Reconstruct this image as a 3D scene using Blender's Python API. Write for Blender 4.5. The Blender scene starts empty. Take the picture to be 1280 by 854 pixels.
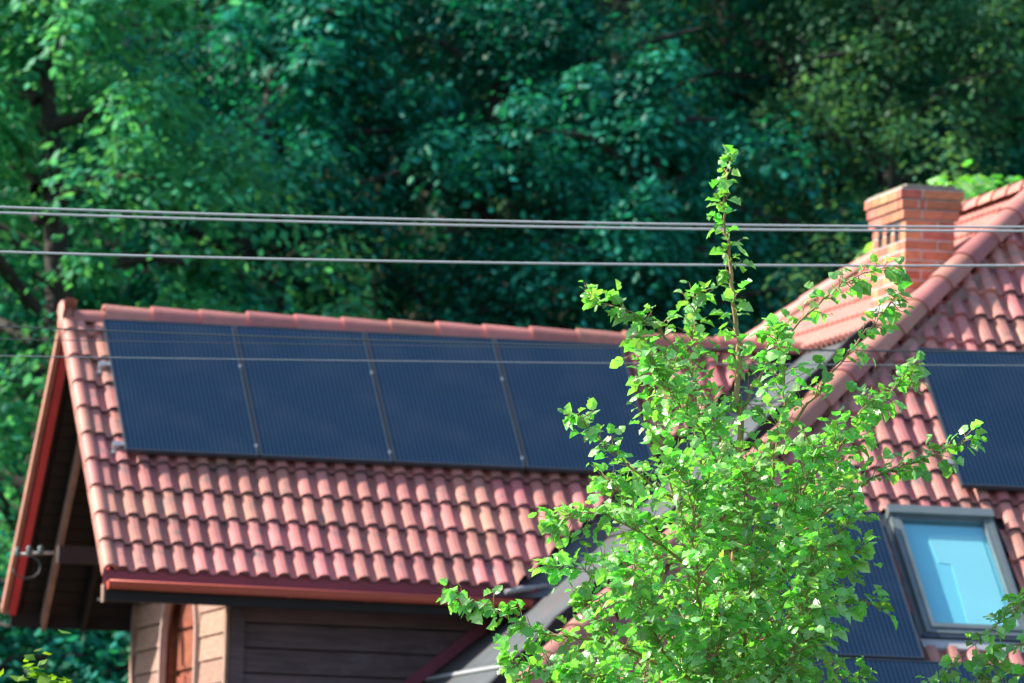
import bpy, bmesh, math, random
from math import sin, cos, tan, pi, radians, atan2, sqrt
from mathutils import Vector, Matrix, noise

S = bpy.context.scene
C = S.collection
V = Vector

# ------------------------------------------------------------------ camera
FPX = 9000.0                       # focal length in photo pixels (photo is 1280 wide)
PHI, RHO, PSI = 0.0892786, 0.0307067, 0.2161986
F = V((sin(PSI)*cos(PHI), cos(PSI)*cos(PHI), sin(PHI)))
R0 = F.cross(V((0, 0, 1))).normalized(); U0 = R0.cross(F)
R = R0*cos(RHO)+U0*sin(RHO); U = -R0*sin(RHO)+U0*cos(RHO)
cd = bpy.data.cameras.new('camera'); cam = bpy.data.objects.new('camera', cd); C.objects.link(cam)
cd.sensor_width = 36; cd.lens = 36*FPX/1280; cd.clip_start = 1; cd.clip_end = 2000
cam.matrix_world = Matrix(((R.x, U.x, -F.x, 0), (R.y, U.y, -F.y, 0), (R.z, U.z, -F.z, 0), (0, 0, 0, 1)))
cd.dof.use_dof = True; cd.dof.focus_distance = 34.5; cd.dof.aperture_fstop = 5.2
S.camera = cam

# ------------------------------------------------------------------ light
SUN = V((-0.68, 0.31, 0.565)).normalized()          # towards the sun
w = bpy.data.worlds.new('World'); S.world = w; w.use_nodes = True
wn = w.node_tree.nodes; wl = w.node_tree.links
sky = wn.new('ShaderNodeTexSky'); sky.sky_type = 'NISHITA'; sky.sun_disc = False
sky.sun_elevation = math.asin(SUN.z); sky.sun_rotation = atan2(SUN.x, SUN.y)
bg = wn['Background']; bg.inputs[1].default_value = 0.118
wl.new(sky.outputs[0], bg.inputs[0])
sd = bpy.data.lights.new('sun', 'SUN'); sd.energy = 5.0; sd.angle = radians(0.53); sd.color = (1, 0.93, 0.80)
so = bpy.data.objects.new('sun', sd); C.objects.link(so); so.rotation_euler = (-SUN).to_track_quat('-Z', 'Y').to_euler()
S.view_settings.view_transform = 'Standard'; S.view_settings.look = 'None'
S.view_settings.exposure = 1.1; S.view_settings.gamma = 1.0
S.view_settings.use_curve_mapping = False

# ------------------------------------------------------------------ helpers
def ray(u, v): return F+R*((u-640)/FPX)+U*((427-v)/FPX)
def hit(u, v, n, P):
    d = ray(u, v); return d*(P.dot(n)/d.dot(n))
def at_y(u, v, y):
    d = ray(u, v); return d*(y/d.y)
rnd = random.Random(7)

def mat(name, col, rough=0.7, var=0.15, scale=6.0, metal=0.0, bump=0.0, bscale=60.0, spec=0.5, obj_var=0.0,
        dirt=None, dirt_scale=3.0, dirt_amt=0.5, stretch=None, transl=None, island=0.0, coat=0.0):
    m = bpy.data.materials.new(name); m.use_nodes = True
    N = m.node_tree.nodes; L = m.node_tree.links; b = N['Principled BSDF']
    b.inputs['Roughness'].default_value = rough; b.inputs['Metallic'].default_value = metal
    b.inputs['Specular IOR Level'].default_value = spec; b.inputs['Coat Weight'].default_value = coat
    tc = N.new('ShaderNodeTexCoord'); src = tc.outputs['Object']
    if stretch:
        mp = N.new('ShaderNodeMapping'); mp.inputs['Scale'].default_value = stretch
        L.new(src, mp.inputs[0]); src = mp.outputs[0]
    nz = N.new('ShaderNodeTexNoise'); nz.inputs['Scale'].default_value = scale; nz.inputs['Detail'].default_value = 5
    L.new(src, nz.inputs['Vector'])
    hsv = N.new('ShaderNodeHueSaturation'); hsv.inputs['Color'].default_value = (*col, 1)
    mr = N.new('ShaderNodeMapRange'); mr.inputs[1].default_value = 0.3; mr.inputs[2].default_value = 0.7
    mr.inputs[3].default_value = 1-var; mr.inputs[4].default_value = 1+var
    L.new(nz.outputs[0], mr.inputs[0]); val = mr.outputs[0]
    if obj_var or island:
        if obj_var:
            oi = N.new('ShaderNodeObjectInfo'); rs = oi.outputs['Random']; a = obj_var
        else:
            oi = N.new('ShaderNodeNewGeometry'); rs = oi.outputs['Random Per Island']; a = island
        m2 = N.new('ShaderNodeMapRange'); m2.inputs[3].default_value = 1-a; m2.inputs[4].default_value = 1+a
        L.new(rs, m2.inputs[0]); mm = N.new('ShaderNodeMath'); mm.operation = 'MULTIPLY'
        L.new(val, mm.inputs[0]); L.new(m2.outputs[0], mm.inputs[1]); val = mm.outputs[0]
        m3 = N.new('ShaderNodeMapRange'); m3.inputs[3].default_value = 0.5-a*0.06; m3.inputs[4].default_value = 0.5+a*0.06
        mlt = N.new('ShaderNodeMath'); mlt.operation = 'FRACT'; m4 = N.new('ShaderNodeMath'); m4.operation = 'MULTIPLY'; m4.inputs[1].default_value = 7.3
        L.new(rs, m4.inputs[0]); L.new(m4.outputs[0], mlt.inputs[0]); L.new(mlt.outputs[0], m3.inputs[0]); L.new(m3.outputs[0], hsv.inputs['Hue'])
    L.new(val, hsv.inputs['Value']); colout = hsv.outputs[0]
    if dirt:
        n2 = N.new('ShaderNodeTexNoise'); n2.inputs['Scale'].default_value = dirt_scale; n2.inputs['Detail'].default_value = 8; n2.inputs['Roughness'].default_value = 0.7
        geo = N.new('ShaderNodeNewGeometry'); L.new(geo.outputs['Position'], n2.inputs['Vector'])
        r2 = N.new('ShaderNodeMapRange'); r2.inputs[1].default_value = 0.52; r2.inputs[2].default_value = 0.68; r2.inputs[3].default_value = 0; r2.inputs[4].default_value = dirt_amt
        L.new(n2.outputs[0], r2.inputs[0])
        mx = N.new('ShaderNodeMix'); mx.data_type = 'RGBA'; L.new(r2.outputs[0], mx.inputs[0]); L.new(colout, mx.inputs[6]); mx.inputs[7].default_value = (*dirt, 1)
        colout = mx.outputs[2]
    L.new(colout, b.inputs['Base Color'])
    if bump:
        n3 = N.new('ShaderNodeTexNoise'); n3.inputs['Scale'].default_value = bscale; n3.inputs['Detail'].default_value = 6
        L.new(src, n3.inputs['Vector']); bp = N.new('ShaderNodeBump'); bp.inputs['Strength'].default_value = bump; bp.inputs['Distance'].default_value = 0.01
        L.new(n3.outputs[0], bp.inputs['Height']); L.new(bp.outputs[0], b.inputs['Normal'])
    if transl:
        tr = N.new('ShaderNodeBsdfTranslucent'); h2 = N.new('ShaderNodeHueSaturation'); h2.inputs['Color'].default_value = (*transl[0], 1)
        L.new(val, h2.inputs['Value'])
        if island or obj_var: L.new(m3.outputs[0], h2.inputs['Hue'])
        L.new(h2.outputs[0], tr.inputs[0])
        ms = N.new('ShaderNodeMixShader'); ms.inputs[0].default_value = transl[1]
        L.new(b.outputs[0], ms.inputs[1]); L.new(tr.outputs[0], ms.inputs[2]); L.new(ms.outputs[0], N['Material Output'].inputs[0])
    return m

def mesh(name, verts, faces, m, smooth=False, sm_faces=None):
    me = bpy.data.meshes.new(name); me.from_pydata([tuple(v) for v in verts], [], faces); me.materials.append(m)
    if smooth: me.polygons.foreach_set('use_smooth', [True]*len(me.polygons))
    if sm_faces is not None: me.polygons.foreach_set('use_smooth', sm_faces)
    me.update(); return me
def link(name, me, parent=None, kind=None, mw=None, inv=None, label=None):
    o = bpy.data.objects.new(name, me); C.objects.link(o)
    if parent is not None:
        o.parent = parent
        if inv is not None: o.matrix_parent_inverse = inv
    if mw is not None: o.matrix_basis = mw
    if kind: o['kind'] = kind
    if label: o['label'] = label
    return o
def thing(name, label, cat, loc=(0, 0, 0), group=None, mw=None):
    o = bpy.data.objects.new(name, None); C.objects.link(o); o.empty_display_size = 0.2
    o.location = loc
    if mw is not None: o.matrix_basis = mw
    o['label'] = label; o['category'] = cat
    if group: o['group'] = group
    return o
class MB:
    def __init__(s): s.v = []; s.f = []; s.sm = []
    def quad(s, a, b, c, d, sm=False):
        i = len(s.v); s.v += [a, b, c, d]; s.f.append((i, i+1, i+2, i+3)); s.sm.append(sm)
    def poly(s, pts, sm=False):
        i = len(s.v); s.v += list(pts); s.f.append(tuple(range(i, i+len(pts)))); s.sm.append(sm)
    def box(s, o, ax, ay, az, bev=0.0):
        """box spanned from corner o by three vectors"""
        P = [o, o+ax, o+ax+ay, o+ay, o+az, o+ax+az, o+ax+ay+az, o+ay+az]
        i = len(s.v); s.v += P
        fs = [(0, 3, 2, 1), (4, 5, 6, 7), (0, 1, 5, 4), (1, 2, 6, 5), (2, 3, 7, 6), (3, 0, 4, 7)]
        if ax.cross(ay).dot(az) < 0: fs = [f[::-1] for f in fs]
        s.f += [tuple(i+k for k in f) for f in fs]; s.sm += [False]*6
    def prism(s, pts, d):
        """closed polygon pts extruded by vector d"""
        n = len(pts); i = len(s.v); s.v += list(pts)+[p+d for p in pts]
        s.f.append(tuple(range(i+n-1, i-1, -1))); s.f.append(tuple(range(i+n, i+2*n)))
        for k in range(n):
            j = (k+1) % n; s.f.append((i+k, i+j, i+n+j, i+n+k))
        s.sm += [False]*(n+2)
    def tube(s, pts, rad, seg=6, cap=True):
        n = len(pts); base = len(s.v)
        for k, p in enumerate(pts):
            t = (pts[min(k+1, n-1)]-pts[max(k-1, 0)]).normalized()
            a = t.orthogonal().normalized() if k == 0 else (a-t*a.dot(t)).normalized()
            b = t.cross(a); r = rad[k] if isinstance(rad, (list, tuple)) else rad
            for q in range(seg):
                an = 2*pi*q/seg; s.v.append(p+a*(r*cos(an))+b*(r*sin(an)))
        for k in range(n-1):
            for q in range(seg):
                q2 = (q+1) % seg
                s.f.append((base+k*seg+q, base+k*seg+q2, base+(k+1)*seg+q2, base+(k+1)*seg+q)); s.sm.append(True)
        if cap:
            s.f.append(tuple(base+q for q in range(seg-1, -1, -1))); s.f.append(tuple(base+(n-1)*seg+q for q in range(seg))); s.sm += [False]*2
    def me(s, name, m): return mesh(name, s.v, s.f, m, sm_faces=s.sm)
    def build(s, name, m, parent=None, **k):
        return link(name, s.me(name, m), parent, **k)
def frame(o, x, y, z):
    return Matrix(((x.x, y.x, z.x, o.x), (x.y, y.y, z.y, o.y), (x.z, y.z, z.z, o.z), (0, 0, 0, 1)))

# ------------------------------------------------------------------ materials
M = {}
M['tile'] = mat('roof_tile_clay', (0.51, 0.200, 0.170), 0.5, 0.12, 9, bump=0.25, bscale=90, obj_var=0.24, dirt=(0.10, 0.13, 0.13), dirt_scale=7, dirt_amt=0.75)
M['ridge'] = mat('ridge_tile_clay', (0.44, 0.175, 0.145), 0.6, 0.12, 7, bump=0.25, bscale=80, obj_var=0.2, dirt=(0.16, 0.13, 0.10), dirt_scale=6, dirt_amt=0.5)
M['edge'] = mat('weathered_tile_edge', (0.13, 0.075, 0.08), 0.8, 0.2, 12, obj_var=0.2)  # lip colour holds dirt plus the painted-in shadow line of each row
M['deck'] = mat('roof_felt', (0.035, 0.025, 0.025), 0.9)
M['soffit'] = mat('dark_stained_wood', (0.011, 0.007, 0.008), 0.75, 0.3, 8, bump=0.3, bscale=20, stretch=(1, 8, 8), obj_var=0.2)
M['beam'] = mat('brown_beam_wood', (0.30, 0.18, 0.14), 0.75, 0.3, 8, bump=0.3, bscale=20)
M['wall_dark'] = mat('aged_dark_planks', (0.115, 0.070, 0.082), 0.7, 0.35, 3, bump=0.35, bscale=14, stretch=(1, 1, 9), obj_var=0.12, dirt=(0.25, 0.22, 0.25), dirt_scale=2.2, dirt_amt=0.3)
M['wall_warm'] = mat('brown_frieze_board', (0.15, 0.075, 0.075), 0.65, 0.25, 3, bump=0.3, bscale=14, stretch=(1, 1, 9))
M['wall_light'] = mat('sun_bleached_planks', (0.32, 0.19, 0.145), 0.75, 0.22, 5, bump=0.35, bscale=18, stretch=(1, 1, 8), obj_var=0.10, dirt=(0.3, 0.12, 0.06), dirt_scale=2.0, dirt_amt=0.4)  # beige planks of the gable side, paler than the front wall
M['plum'] = mat('dark_plum_wood', (0.045, 0.028, 0.030), 0.75, 0.25, 5)
M['trim_pale'] = mat('pale_trim', (0.50, 0.38, 0.35), 0.6, 0.15, 6)
M['door'] = mat('red_brown_door_wood', (0.26, 0.07, 0.04), 0.5, 0.25, 5, bump=0.2, bscale=16, stretch=(1, 1, 5), obj_var=0.12)
M['red_board'] = mat('red_barge_board', (0.70, 0.055, 0.075), 0.4, 0.15, 5)
M['gutter'] = mat('copper_red_gutter', (0.55, 0.11, 0.075), 0.3, 0.08, 4, metal=0.1)
M['magenta'] = mat('dark_magenta_flashing', (0.20, 0.03, 0.06), 0.5, 0.12, 4)
M['zinc'] = mat('grey_zinc_sheet', (0.080, 0.096, 0.106), 0.5, 0.22, 2.5, metal=0.2, bump=0.1, bscale=6, dirt=(0.16, 0.09, 0.085), dirt_scale=1.6, dirt_amt=0.5)
M['black'] = mat('black_rubber', (0.012, 0.012, 0.016), 0.7)
M['alu'] = mat('aluminium', (0.50, 0.53, 0.56), 0.35, 0.06, 8, metal=0.7)
M['aludark'] = mat('dark_anodised_frame', (0.065, 0.085, 0.11), 0.38, 0.06, 8, metal=0.5)
M['window_frame'] = mat('grey_skylight_cladding', (0.15, 0.19, 0.20), 0.45, 0.12, 5, metal=0.2)
M['sealant'] = mat('lead_apron', (0.34, 0.36, 0.38), 0.5, 0.15, 6)
M['brick'] = mat('red_brick', (0.50, 0.18, 0.105), 0.8, 0.2, 12, bump=0.4, bscale=70, obj_var=0.28, dirt=(0.12, 0.08, 0.08), dirt_scale=5, dirt_amt=0.4)
M['mortar'] = mat('grey_mortar', (0.50, 0.48, 0.50), 0.9, 0.15, 20, bump=0.3, bscale=60)
M['soot'] = mat('dark_flue', (0.010, 0.006, 0.006), 0.9)
M['wire'] = mat('weathered_wire', (0.62, 0.64, 0.64), 0.5, 0.05, 5, metal=0.1)
M['wire_thin'] = mat('thin_grey_wire', (0.30, 0.33, 0.35), 0.5, 0.05, 5)
M['wire_dark'] = mat('dark_wire', (0.09, 0.11, 0.12), 0.6, 0.05, 5)
M['porcelain'] = mat('grey_insulator', (0.12, 0.16, 0.17), 0.4, 0.1, 10)
M['bark'] = mat('grey_bark', (0.035, 0.03, 0.028), 0.9, 0.3, 8, bump=0.6, bscale=25)
M['twig'] = mat('young_brown_twig', (0.34, 0.22, 0.11), 0.7, 0.2, 12, bump=0.2)
M['leaf'] = mat('fresh_hazel_leaf', (0.30, 0.56, 0.20), 0.34, 0.10, 3, spec=0.9, island=0.42, transl=((0.26, 0.85, 0.06), 0.40))
M['leaf_one'] = mat('fresh_hazel_leaf_single', (0.30, 0.56, 0.20), 0.34, 0.10, 3, spec=0.9, obj_var=0.30, transl=((0.26, 0.85, 0.06), 0.40))
M['lime'] = mat('yellow_green_leaf', (0.13, 0.26, 0.02), 0.5, 0.15, 3, island=0.25, transl=((0.30, 0.55, 0.02), 0.45))
def fol(n, c, t, a=0.3): return mat(n, c, 0.5, 0.12, 0.6, spec=0.18, island=0.45, transl=(t, a))
M['fol_a'] = fol('deep_teal_foliage', (0.004, 0.120, 0.082), (0.01, 0.26, 0.10))
M['fol_b'] = fol('bluish_foliage', (0.012, 0.21, 0.145), (0.03, 0.40, 0.15))
M['fol_c'] = fol('mid_green_foliage', (0.035, 0.27, 0.13), (0.12, 0.55, 0.12), 0.4)
M['fol_d'] = fol('olive_foliage', (0.035, 0.15, 0.07), (0.16, 0.40, 0.10), 0.35)
M['ground'] = mat('forest_floor', (0.030, 0.035, 0.018), 0.95, 0.5, 1.5, bump=0.6, bscale=4)
M['lawn'] = M['ground']

# solar cells: dark blue glass with fine busbar lines (flat print on the pane)
def cell_mat():
    m = bpy.data.materials.new('solar_cell_glass'); m.use_nodes = True
    N = m.node_tree.nodes; L = m.node_tree.links; b = N['Principled BSDF']
    tc = N.new('ShaderNodeTexCoord'); sx = N.new('ShaderNodeSeparateXYZ'); L.new(tc.outputs['Object'], sx.inputs[0])
    def line(out, period, width, soft):
        a = N.new('ShaderNodeMath'); a.operation = 'DIVIDE'; a.inputs[1].default_value = period; L.new(out, a.inputs[0])
        f = N.new('ShaderNodeMath'); f.operation = 'FRACT'; L.new(a.outputs[0], f.inputs[0])
        s_ = N.new('ShaderNodeMath'); s_.operation = 'SUBTRACT'; s_.inputs[1].default_value = 0.5; L.new(f.outputs[0], s_.inputs[0])
        ab = N.new('ShaderNodeMath'); ab.operation = 'ABSOLUTE'; L.new(s_.outputs[0], ab.inputs[0])
        r = N.new('ShaderNodeMapRange'); r.inputs[1].default_value = width; r.inputs[2].default_value = width+soft
        r.inputs[3].default_value = 1; r.inputs[4].default_value = 0; L.new(ab.outputs[0], r.inputs[0]); return r.outputs[0]
    bus = line(sx.outputs[0], 0.0335, 0.10, 0.18)
    mid = line(sx.outputs[1], 1.69, 0.0035, 0.002)     # half-cut line at the middle of the pane
    nz = N.new('ShaderNodeTexNoise'); nz.inputs['Scale'].default_value = 2.0; nz.inputs['Detail'].default_value = 6; L.new(tc.outputs['Object'], nz.inputs['Vector'])
    mx = N.new('ShaderNodeMix'); mx.data_type = 'RGBA'; mx.inputs[6].default_value = (0.002, 0.012, 0.034, 1); mx.inputs[7].default_value = (0.010, 0.040, 0.085, 1)
    L.new(bus, mx.inputs[0])
    m2 = N.new('ShaderNodeMix'); m2.data_type = 'RGBA'; m2.inputs[7].default_value = (0.004, 0.024, 0.06, 1); L.new(mid, m2.inputs[0]); L.new(mx.outputs[2], m2.inputs[6])
    m3 = N.new('ShaderNodeMix'); m3.data_type = 'RGBA'; m3.inputs[7].default_value = (0.10, 0.13, 0.15, 1); L.new(m2.outputs[2], m3.inputs[6])
    r = N.new('ShaderNodeMapRange'); r.inputs[1].default_value = 0.45; r.inputs[2].default_value = 0.8; r.inputs[4].default_value = 0.12; L.new(nz.outputs[0], r.inputs[0]); L.new(r.outputs[0], m3.inputs[0])
    L.new(m3.outputs[2], b.inputs['Base Color']); b.inputs['Roughness'].default_value = 0.22; b.inputs['Specular IOR Level'].default_value = 0.5
    return m
M['cell'] = cell_mat()
def pane_mat():
    m = bpy.data.materials.new('skylight_glass'); m.use_nodes = True
    N = m.node_tree.nodes; L = m.node_tree.links; N.remove(N['Principled BSDF'])
    g = N.new('ShaderNodeBsdfGlossy'); g.inputs['Roughness'].default_value = 0.03; g.inputs[0].default_value = (0.85, 0.95, 1, 1)
    t = N.new('ShaderNodeBsdfTransparent'); t.inputs[0].default_value = (0.80, 0.95, 0.97, 1)
    mx = N.new('ShaderNodeMixShader'); mx.inputs[0].default_value = 0.13
    L.new(t.outputs[0], mx.inputs[1]); L.new(g.outputs[0], mx.inputs[2]); L.new(mx.outputs[0], N['Material Output'].inputs[0])
    return m
M['pane'] = pane_mat()
M['blind'] = mat('pale_blue_blind', (0.46, 0.82, 0.90), 0.8, 0.04, 2)  # sky reflection painted as a pale sheet under the glass
M['blind_light'] = mat('paler_blue_blind', (0.66, 0.90, 0.92), 0.8, 0.04, 2)  # lighter cloud part of the painted reflection

# ------------------------------------------------------------------ frames of the roof planes (metres, camera at the origin)
TH = 0.6956325; CT, ST = cos(TH), sin(TH)
X = V((1, 0, 0)); Yv = V((0, 1, 0)); Z = V((0, 0, 1))
UPF = V((0, CT, ST)); NF = V((0, -ST, CT))            # front-facing planes
UPB = V((0, -CT, ST)); NB = V((0, ST, CT))            # wing's rear plane
P0 = V((8.67151, 52.79140, 3.893197)); Q0 = V((14.098726, 49.161054, 3.651253))
OFF = 0.145
PW = P0-NF*OFF; QM = Q0-NF*OFF
TL = radians(39.58); UPL = V((cos(TL), 0, sin(TL))); NL = V((-sin(TL), 0, cos(TL))); WL = V((0, -1, 0))
HA = hit(760, 775, NF, QM)                              # a point on the hip
def zL(x): return HA.z+tan(TL)*(x-HA.x)
def xL(z): return HA.x+(z-HA.z)/tan(TL)
def yF(z, P): return (NF.z*z-P.dot(NF))/ST
WX0 = P0.x-0.291; SE = -1.406; SR = SE+3.2146          # wing verge x, eave and ridge along the slope
RIDGE = V((0, *(PW+UPF*SR).yz)); RZ = RIDGE.z; RY = RIDGE.y
def wingp(x, s, n=0.0): return V((P0.x+x, 0, 0))+V((0, PW.y, PW.z))+UPF*s+NF*n
def mainp(x, s, n=0.0): return V((Q0.x+x, 0, 0))+V((0, QM.y, QM.z))+UPF*s+NF*n
def backp(x, d, n=0.0):                                  # d = distance down the rear slope from the ridge
    return V((x, RY, RZ))-UPB*d+NB*n
EY = wingp(0, SE).y; EZ = wingp(0, SE).z
BACKLEN = SR-SE
ZTOP = 6.12; XTOP = xL(ZTOP)
house = thing('house', 'house with red tiled roofs, a gabled wooden wing and a brick chimney', 'house', (P0.x, 52, -0.6))
HINV = Matrix.Translation(-V((P0.x, 52, -0.6)))
def part(mb, name, m, **k): return mb.build(name, m, house, inv=HINV, **k)

# ------------------------------------------------------------------ tiles
EXPO = 0.333
prof = [(0, 0.0), (0.014, 0.034), (0.042, 0.045), (0.076, 0.047), (0.096, 0.032), (0.106, 0.002)]
PR = [(x, z) for x, z in prof]+[(x+0.15, z) for x, z in prof]+[(0.30, 0.0)]
def tile_geo(W=0.30, lean=0):
    v = []; f = []; sm = []
    k = len(PR); L_ = 0.40
    for (x, z) in PR: v.append(V((x, 0, z+0.040)))
    for (x, z) in PR: v.append(V((x, L_, z+0.004)))
    for i in range(k-1): f.append((i, i+1, k+i+1, k+i)); sm.append(False)
    b = len(v)
    for (x, z) in PR: v.append(V((x, 0, z+0.040)))
    for (x, z) in PR: v.append(V((x, 0.004, z*0.9+0.006)))
    for i in range(k-1): f.append((b+k+i, b+k+i+1, b+i+1, b+i)); sm.append(False)
    return v, f, sm
tv, tf, tsm = tile_geo()
TILE = mesh('roof_tile', tv, tf, M['tile'], sm_faces=tsm); TILE.materials.append(M['edge'])
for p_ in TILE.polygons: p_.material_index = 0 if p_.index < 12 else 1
def cut_tile(mw, cuts):
    """a copy of the tile mesh cut along world planes [(co,no)], keeping the side against no; None if nothing is left"""
    bm = bmesh.new(); bm.from_mesh(TILE); inv = mw.inverted(); touched = False
    for co, no in cuts:
        d = [(mw @ v_.co-co).dot(no) for v_ in bm.verts]
        if not d: break
        if max(d) <= 0: continue
        if min(d) >= 0: bm.free(); return None, True
        touched = True
        bmesh.ops.bisect_plane(bm, geom=bm.verts[:]+bm.edges[:]+bm.faces[:], plane_co=inv @ co, plane_no=(inv.to_3x3() @ no), clear_outer=True)
    if not bm.faces: bm.free(); return None, True
    if not touched: bm.free(); return TILE, False
    me = bpy.data.meshes.new('roof_tile'); bm.to_mesh(me); bm.free(); 
    me.materials.clear(); me.materials.append(M['tile']); me.materials.append(M['edge'])
    return me, True

HIPDIR = (V((1/tan(TL), 1/tan(TH), 1))).normalized()
nh = V((tan(TL), -tan(TH), 0)).normalized()           # horizontal normal of the vertical plane through the hip (towards +x)
def hip_at(z): return V((xL(z), yF(z, QM), z))
def val_at(z): return V((xL(z), yF(z, PW), z))

# wing deck = roof part
VC = val_at(RZ); VE = val_at(EZ)
mb = MB(); T = 0.05
def slab(mb, pts, n, t): mb.prism([p-n*t for p in pts], n*t)
slab(mb, [wingp(WX0-P0.x+0.07, SE+0.02, -.004), V((VE.x, EY, EZ))+UPF*.02, VC, wingp(WX0-P0.x+0.07, SR, -.004)], NF, T)
slab(mb, [backp(WX0+0.07, 0, -.004), V((VC.x+.2, RY, RZ)), V((VC.x+2.0, 0, 0))+V((0, *backp(0, BACKLEN-.02).yz)), backp(WX0+0.07, BACKLEN-.02, -.004)], NB, T)
wroof = part(mb, 'roof', M['deck'])
mb = MB()
def mp2(x, z, n=0):
    return V((x, yF(z, QM), z))+NF*n
APX = V((XTOP, yF(ZTOP, QM), ZTOP))
hb = hip_at(1.0)
xr = 2*XTOP-hb.x
slab(mb, [hb, V((xr, hb.y, 1.0)), APX], NF, T)
# left-facing plane (hipped at both ends), its lower part under the zinc
YB = 55.9
lb = V((hb.x, 0, 1.0)); backhip = V((0.97, -1.5, 0.8)).normalized()
def bh(z):
    k = (ZTOP-z)/0.8; return V((xL(z), YB+1.5*k*0.80, z))
mb.prism([hb-NL*T-X*.002, APX-NL*T, V((XTOP, YB, ZTOP))-NL*T, bh(1.0)-NL*T], NL*T)
# right-facing and rear planes close the roof
mb.prism([V((XTOP, APX.y, ZTOP))-Z*.06, V((xr, hb.y, 1))-Z*.06, V((xr, bh(1).y, 1))-Z*.06, V((XTOP, YB, ZTOP))-Z*.06], Z*.05)
mb.prism([V((XTOP, YB, ZTOP))-Z*.06, V((xr, bh(1).y, 1))-Z*.06, bh(1)-Z*.06], Z*.05)
mroof = part(mb, 'roof', M['deck'])

def covered(x, s, rects):
    for (a, b, c, d) in rects:
        if x > a+0.03 and x+0.30 < b-0.03 and s > c+0.05 and s+0.33 < d-0.03: return True
    return False
ntile = 0
# wing front slope
WT0 = SE+0.02
wp = [(0.0, 4.08, 0.0, 1.69)]
row = 0
while WT0+row*EXPO < SR-0.08:
    s = WT0+row*EXPO
    for k in range(22):
        x = WX0-P0.x+0.085+k*0.30
        if covered(x, s, wp): continue
        mw = frame(wingp(x, s, 0.004+rnd.uniform(0, .004)), (X+UPF*rnd.uniform(-.004, .004)).normalized(), UPF, NF)
        # keep left of the valley sheet: cut by vertical plane through the valley line, 0.22 m off it
        vd = (VC-VE); no = V((vd.y, -vd.x, 0)).normalized()
        if no.x < 0: no = -no
        me, cutd = cut_tile(mw, [(VC-no*0.16, no), (wingp(0, SR-.02), UPF)])
        if me is None: continue
        link('roof_tile', me, wroof, mw=mw); ntile += 1
    row += 1
nw = ntile
# main front slope
skyl = (-0.58, 0.17, -1.68, -0.25)
mpn = [(0.0, 2.04, 0.0, 1.69), (-1.70, -0.68, -2.065, -0.375)]
LOWS = -2.10
lowx = [-2.38, -1.36, -0.34, 0.68, 1.70]
mrects = mpn+[(lowx[0], lowx[-1], LOWS-1.69, LOWS), (skyl[0], skyl[1], skyl[2], skyl[3])]
bmR = bmesh.new(); row = 0; MT0 = -3.08-0.333*2+0.0
sTop = (V((0, APX.y, APX.z))-V((0, QM.y, QM.z))).dot(UPF)
while MT0+row*EXPO < sTop-0.05:
    s = MT0+row*EXPO
    for k in range(-14, 19):
        x = k*0.30-0.03
        if covered(x, s, mrects): continue
        q = mainp(x, s)
        # outside the picture on the right
        if (q.x-hip_at(q.z).x) < -0.4: continue
        mw = frame(mainp(x, s, 0.004+rnd.uniform(0, .004)), (X+UPF*rnd.uniform(-.004, .004)).normalized(), UPF, NF)
        cuts = [(HA+nh*0.05, -nh), (V((2*XTOP-HA.x, HA.y, 0)), V((nh.x, -nh.y, 0))), (mainp(0, sTop), UPF)]
        # skylight opening
        sx0, sx1, ss0, ss1 = skyl
        if x+0.30 > sx0-.04 and x < sx1+.04 and s+0.40 > ss0-.13 and s < ss1:
            if s < ss0-.13+EXPO and s+0.2 < ss0-.1: cuts.append((mainp(0, ss0-.13), UPF))
            elif s > ss1-0.30: cuts.append((mainp(0, ss1+.012), -UPF))
            elif x < sx0-.04: cuts.append((mainp(sx0-.045, 0), X))
            elif x+0.30 > sx1+.045: cuts.append((mainp(sx1+.045, 0), -X))
            else: continue
        me, cutd = cut_tile(mw, cuts)
        if me is None: continue
        if x > 1.25:                                     # beyond the picture's right edge: joined
            n0 = len(bmR.verts); bmR.from_mesh(me); bmR.verts.ensure_lookup_table()
            for v_ in bmR.verts[n0:]: v_.co = mw @ v_.co
            continue
        link('roof_tile', me, mroof, mw=mw); ntile += 1
    row += 1
me = bpy.data.meshes.new('roof_tile'); bmR.to_mesh(me); bmR.free()
me.materials.clear(); me.materials.append(M['tile']); me.materials.append(M['edge'])
link('roof_tile', me, mroof, kind='stuff')
print('TILES', nw, ntile)
# left-facing slope: seen edge-on, joined as one part
bmL = bmesh.new()
zbot = RZ+0.02
s = 0; row = 0
while True:
    z0 = zbot+row*EXPO*sin(TL)
    if z0 > ZTOP-0.05: break
    yl = bh(z0).y
    for k in range(-1, 30):
        y = 50.4+(k+1)*0.30
        mw = frame(V((xL(z0), y, z0))+NL*0.006, WL, UPL, NL)
        nb = V((1.5, 0.97*-1, 0)).normalized() if False else V((bh(5).y-bh(6).y, -(bh(5).x-bh(6).x), 0)).normalized()
        if (V((XTOP-3, 53, 0))-bh(5)).dot(nb) > 0 and False: pass
        if (V((XTOP, 52, 0))-bh(5)).dot(nb) > 0: nb = -nb
        me, c_ = cut_tile(mw, [(HA-nh*0.03, nh), (bh(5)-nb*.02, nb), (V((XTOP, 0, ZTOP)), UPL)])
        if me is None: continue
        n0 = len(bmL.verts); bmL.from_mesh(me); bmL.verts.ensure_lookup_table()
        for v_ in bmL.verts[n0:]: v_.co = mw @ v_.co
    row += 1
me = bpy.data.meshes.new('roof_tile'); bmL.to_mesh(me); bmL.free()
me.materials.clear(); me.materials.append(M['tile']); me.materials.append(M['edge'])
link('roof_tile', me, mroof, kind='stuff')

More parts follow.
